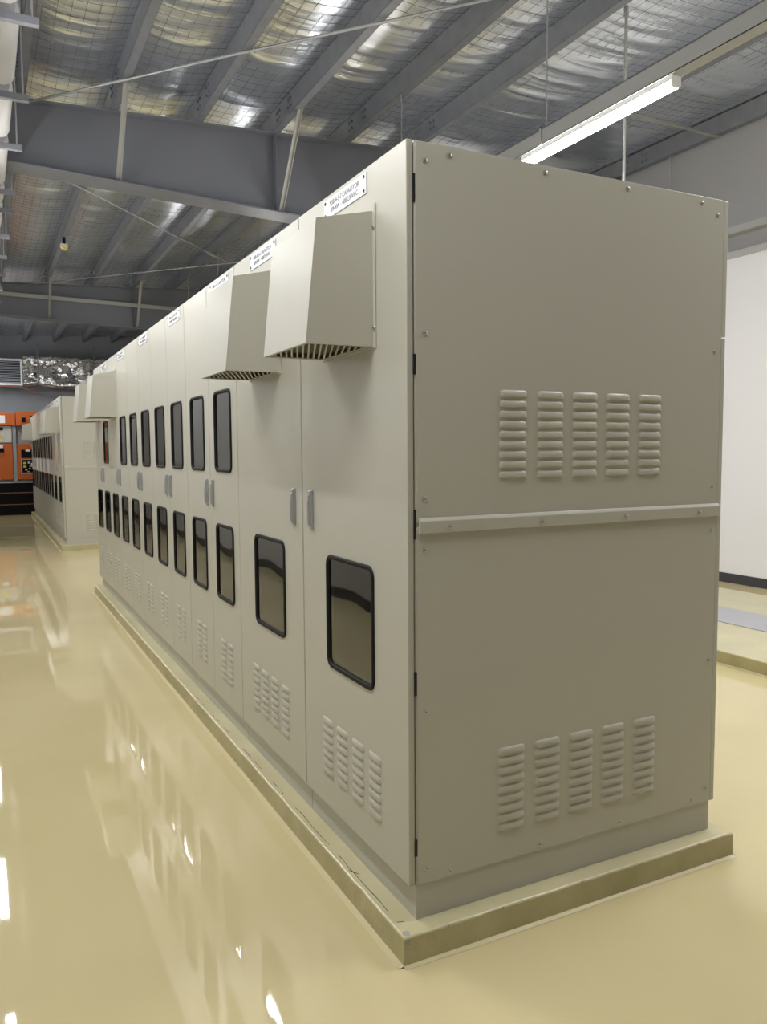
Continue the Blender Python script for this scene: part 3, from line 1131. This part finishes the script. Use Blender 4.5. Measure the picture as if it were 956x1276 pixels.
o = link('pale_cover', MB().box((xa, -.02, 1.80), (-.40, .04, 2.20)).mesh('pale_cover', M['pale_panel']), t)
mb = MB().add([(-.79, -.026, 1.90), (-.585, -.026, 1.90), (-.69, -.026, 2.05), (-.79, -.021, 1.90), (-.585, -.021, 1.90), (-.69, -.021, 2.05)], [(0, 1, 2), (5, 4, 3), (0, 3, 4, 1), (1, 4, 5, 2), (2, 5, 3, 0)])
link('warning_triangle', mb.mesh('warning_triangle', M['yellow']), o)
link('indicator', MB().box((-.70, -.035, 2.10), (-.585, -.02, 2.17)).mesh('indicator', M['black']), o)
link('indicator', MB().box((-.75, -.045, 1.56), (-.58, -.03, 1.66)).mesh('indicator', M['black']), t)
link('indicator_label', MB().box((-.75, -.045, 1.665), (-.60, -.03, 1.74)).mesh('indicator_label', M['paper']), t)
link('latch_bar', MB().box((-.85, -.05, 1.50), (-.50, -.03, 1.53)).mesh('latch_bar', M['orange']), t)
link('display', MB().box((-.20, -.045, 1.42), (.30, -.03, 1.62)).mesh('display', M['black']), t)
link('indicator_label', MB().box((-.10, -.050, 1.575), (.0, -.045, 1.625)).mesh('indicator_label', M['paper']), t)
o = link('control_panel', MB().box((-.19, -.045, 1.05), (.30, -.03, 1.37)).mesh('control_panel', M['black']), t)
link('panel_frame', MB().box((-.215, -.040, 1.02), (.31, -.028, 1.05)).box((-.215, -.04, 1.37), (.31, -.028, 1.385)).box((-.215, -.04, 1.05), (-.19, -.028, 1.37)).mesh('panel_frame', M['trim']), t)
for x, z, wd, hh, mt in ((-.13, 1.29, .07, .05, 'yellow'), (-.13, 1.20, .07, .05, 'yellow'), (-.03, 1.30, .06, .05, 'pale_panel'), (.0, 1.22, .05, .04, 'yellow'), (-.10, 1.12, .05, .03, 'pale_panel'), (-.02, 1.15, .04, .04, 'pale_panel'), (.07, 1.24, .11, .10, 'paper'), (-.05, 1.075, .05, .02, 'pale_panel')):
    link('push_button', MB().box((x - wd / 2, -.055, z - hh / 2), (x + wd / 2, -.045, z + hh / 2)).mesh('push_button', M[mt]), o)
link('indicator_label', MB().box((.03, -.04, 1.70), (.12, -.03, 1.75)).mesh('indicator_label', M['paper']), t)

# ------------------------------------------------------------------ far duct, grille, pipes
t = thing('foil_duct', 'crumpled silver foil wrapped duct across the far wall', 'duct', (0, 22.9, 3.82))
nu, nv = 130, 44
vs, fs = [], []
for i in range(nu + 1):
    x = 0.06 + 6.3 * i / nu
    for j in range(nv):
        a = j / nv
        pts = [(-.35, -.40), (-.35, .44), (.32, .44), (.32, -.40)]
        k = int(a * 4)
        f = a * 4 - k
        p, q = pts[k], pts[(k + 1) % 4]
        y, z = p[0] + (q[0] - p[0]) * f, p[1] + (q[1] - p[1]) * f
        s = 1 + 0.05 * noise.noise((x * 3, y * 3, z * 3)) + 0.05 * noise.noise((x * 7, y * 7, z * 7 + 4)) + .015 * noise.noise((x * 15, y * 15, z * 15))
        if min(abs(x - 0.45), abs(x - 1.95), abs(x - 3.4)) < 0.06:
            s *= 0.94
        z2 = z * s + (0.035 * math.sin(x * 4.0) if z < 0 else 0)
        vs.append((x, y * s, z2))
for i in range(nu):
    for j in range(nv):
        a, b = i * nv + j, i * nv + (j + 1) % nv
        fs.append((a, b, b + nv, a + nv))
mb = MB().add(vs, fs, 0, True)
mb.add(vs[:nv], [tuple(range(nv))])
link('duct_body', mb.mesh('duct_body', M['duct_foil']), t)
for x in (0.45, 1.95):
    mb = MB().box((x - .015, -.345, -.40), (x + .015, -.335, .46)).box((x - .02, -.34, .40), (x + .02, -.32, .8))
    link('duct_strap', mb.mesh('duct_strap', M['galv']), t)
t = thing('air_grille', 'white framed air grille with grey slats at the far left', 'grille', (0, 22.55, 3.45))
link('box', MB().box((-1.6, 0.02, -.02), (0.03, .7, .72)).mesh('box', M['white_frame']), t)
f_ = MB().box((-1.6, -.02, -.02), (.04, .03, .035)).box((-1.6, -.02, .655), (.04, .03, .70)).box((-.01, -.02, .03), (.04, .03, .66)).box((-1.6, -.02, .03), (-1.55, .03, .66))
link('grille_frame', f_.mesh('grille_frame', M['white_frame']), t)
link('grille_back', MB().box((-1.55, .005, .03), (-.01, .015, .66)).mesh('grille_back', M['black']), t)
SL = MB().hexa([(-1.55, -.012, 0), (-.01, -.012, 0), (-.01, .006, .022), (-1.55, .006, .022), (-1.55, -.012, .004), (-.01, -.012, .004), (-.01, .006, .026), (-1.55, .006, .026)]).mesh('slat', M['grille_dark'])
for k in range(13):
    link('slat', SL, t, (0, 0, .045 + .047 * k))
pts = [(x * .1 - 1.6, 22.5, 3.39 - (0.09 * math.exp(-((x * .1 - 1.6 - .27) / .16) ** 2)) + .008 * math.sin(x * .7)) for x in range(0, 50)]
rod_thing('wrapped_pipe', 'red brown pipe sagging along under the foil duct', 'pipe', pts, 0.022, 'copper')
